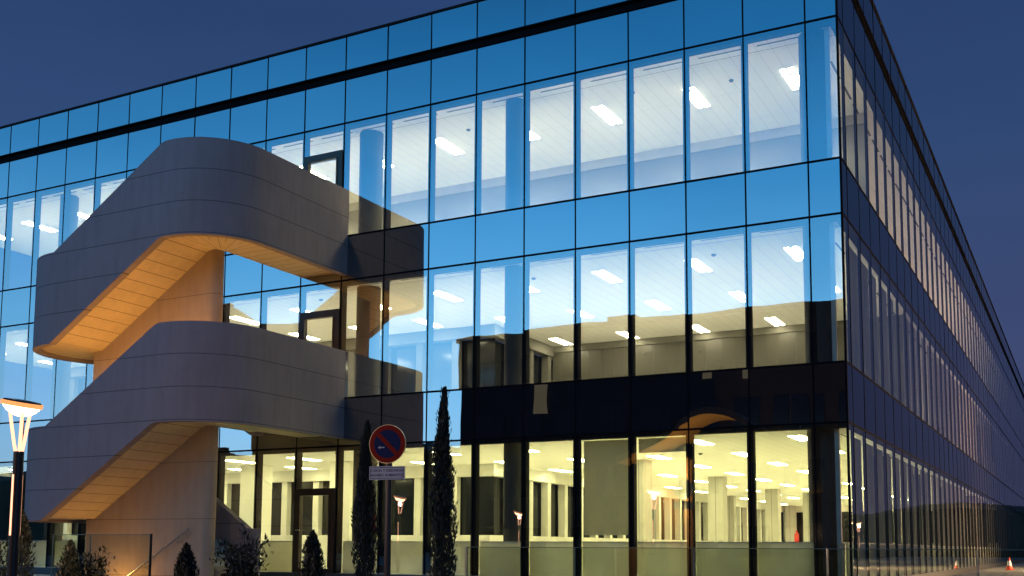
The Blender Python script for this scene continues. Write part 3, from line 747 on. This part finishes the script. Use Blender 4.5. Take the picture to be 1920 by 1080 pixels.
sh(350, 1026, 15.5, .20, 'small dark conical conifer below the round nose of the staircase', 'dense', n=3600, m='leaf')
sh(462, 980, 18.5, .50, 'wide airy dark-leaved bush right of the staircase foot', 'loose', n=1500, m='leaf')
sh(586, 1000, 16.5, .19, 'dark pointed conifer shrub in front of the ground floor door', 'dense', n=3600, m='leaf')

# ------------------------------------------------------------------ what the glass mirrors: building opposite, canopy, hills
OB = thing('opposite_building', 'dark flat-roofed building across the forecourt, seen mirrored in the glass front', 'building', (-15, -45, 0))
mb = MB(); mb.box(-35.5, 22, -70, -45, 0, 16.3, M['fardark']); mb.box(-35.7, 22.2, -70.2, -44.8, 16.3, 16.6, M['fardark']); mb.box(-24.2, -21.9, -49, -45.3, 16.6, 17.0, M['fardark']); mb.build('wall', OB)
k = 0
for f_ in range(4):
    for i in range(18):
        x = -33.5+3.0*i; z = 1.2+f_*3.9; lit = (f_, i) in ((2, 1), (0, 9), (2, 6))
        mb = MB(); mb.box(x, x+2.1, -44.995, -44.9, z, z+1.9, M['farglass']); mb.box(x+1.03, x+1.07, -44.9, -44.88, z, z+1.9, M['slab'])
        mb.build('window', OB)
for x0, x1, z0, z1 in ((-28.9, -27.9, 10.6, 12.9), (-28.7, -27.8, 8.6, 8.8), (-17.4, -16.8, 12.2, 12.9), (-14.8, -14.2, 12.1, 12.8)):
    mb = MB(); mb.box(x0, x1, -44.86, -44.82, z0, z1, M['farlit']); mb.build('lit_window', OB, label='lit window')
CN = thing('entrance_canopy', 'curved concrete entrance canopy lit orange from below, mirrored above the ground floor glass', 'canopy', (-13.5, -33, 0))
mb = MB(); top = []; n = 30; A_, B_ = [], []
for k in range(n+1):
    t = k/n; x = -17.7+6.9*t
    z = 6.1+1.1*(t/.42) if t < .42 else 7.2+1.15*math.sin(PI*(t-.42)/.58*.80+.35) if t > .47 else 7.2+.39*(t-.42)/.05
    A_.append((x, z))
mb = MB()
for k in range(n):
    (xa, za), (xb, zb) = A_[k], A_[k+1]
    for y in (-35, -31.5):
        pts = [(xa, y, za), (xb, y, zb), (xb, y, zb+.35), (xa, y, za+.35)]; mb.face(pts if y > -33 else pts[::-1], M['soffit'])
    mb.face([(xa, -31.5, za), (xa, -35, za), (xb, -35, zb), (xb, -31.5, zb)], M['soffit']); mb.face([(xa, -35, za+.35), (xa, -31.5, za+.35), (xb, -31.5, zb+.35), (xb, -35, zb+.35)], M['conc'])
o = mb.build('roof_shell', CN); weld(o, 40)
mb = MB(); mb.box(-17.2, -14.6, -34.6, -34.2, 0, 6.4, M['spine']); mb.build('wall', CN)
lamp('POINT', 'canopy_light', (-14.2, -32.6, 4.9), 1100, WARM, CN, .04)
# hills all round
def ridge(name, R0, h0, seed, arc=(0, 360)):
    rnd = random.Random(seed); mb = MB(); n = 220; ph = [rnd.uniform(0, 6) for _ in range(6)]
    ring0, ring1, ring2 = [], [], []
    for k in range(n):
        a = 2*PI*k/n
        h = h0*(1+.22*math.sin(3*a+ph[0])+.16*math.sin(7*a+ph[1])+.08*math.sin(17*a+ph[2])+.05*math.sin(41*a+ph[3]))+rnd.uniform(-.5, .5)
        c, s = math.cos(a), math.sin(a); h *= (1.0 if c < -.2 or s < -.3 else .52)
        ring0.append((R0*c, R0*s, -.5)); ring1.append(((R0+20)*c, (R0+20)*s, h*.8)); ring2.append(((R0+55)*c, (R0+55)*s, h))
    mb.ring([ring0, ring1, ring2], M['hill'], cap=False); o = mb.build(name); tag(o, kind='structure'); weld(o)
    return o
ridge('hills', 190, 20, 3)
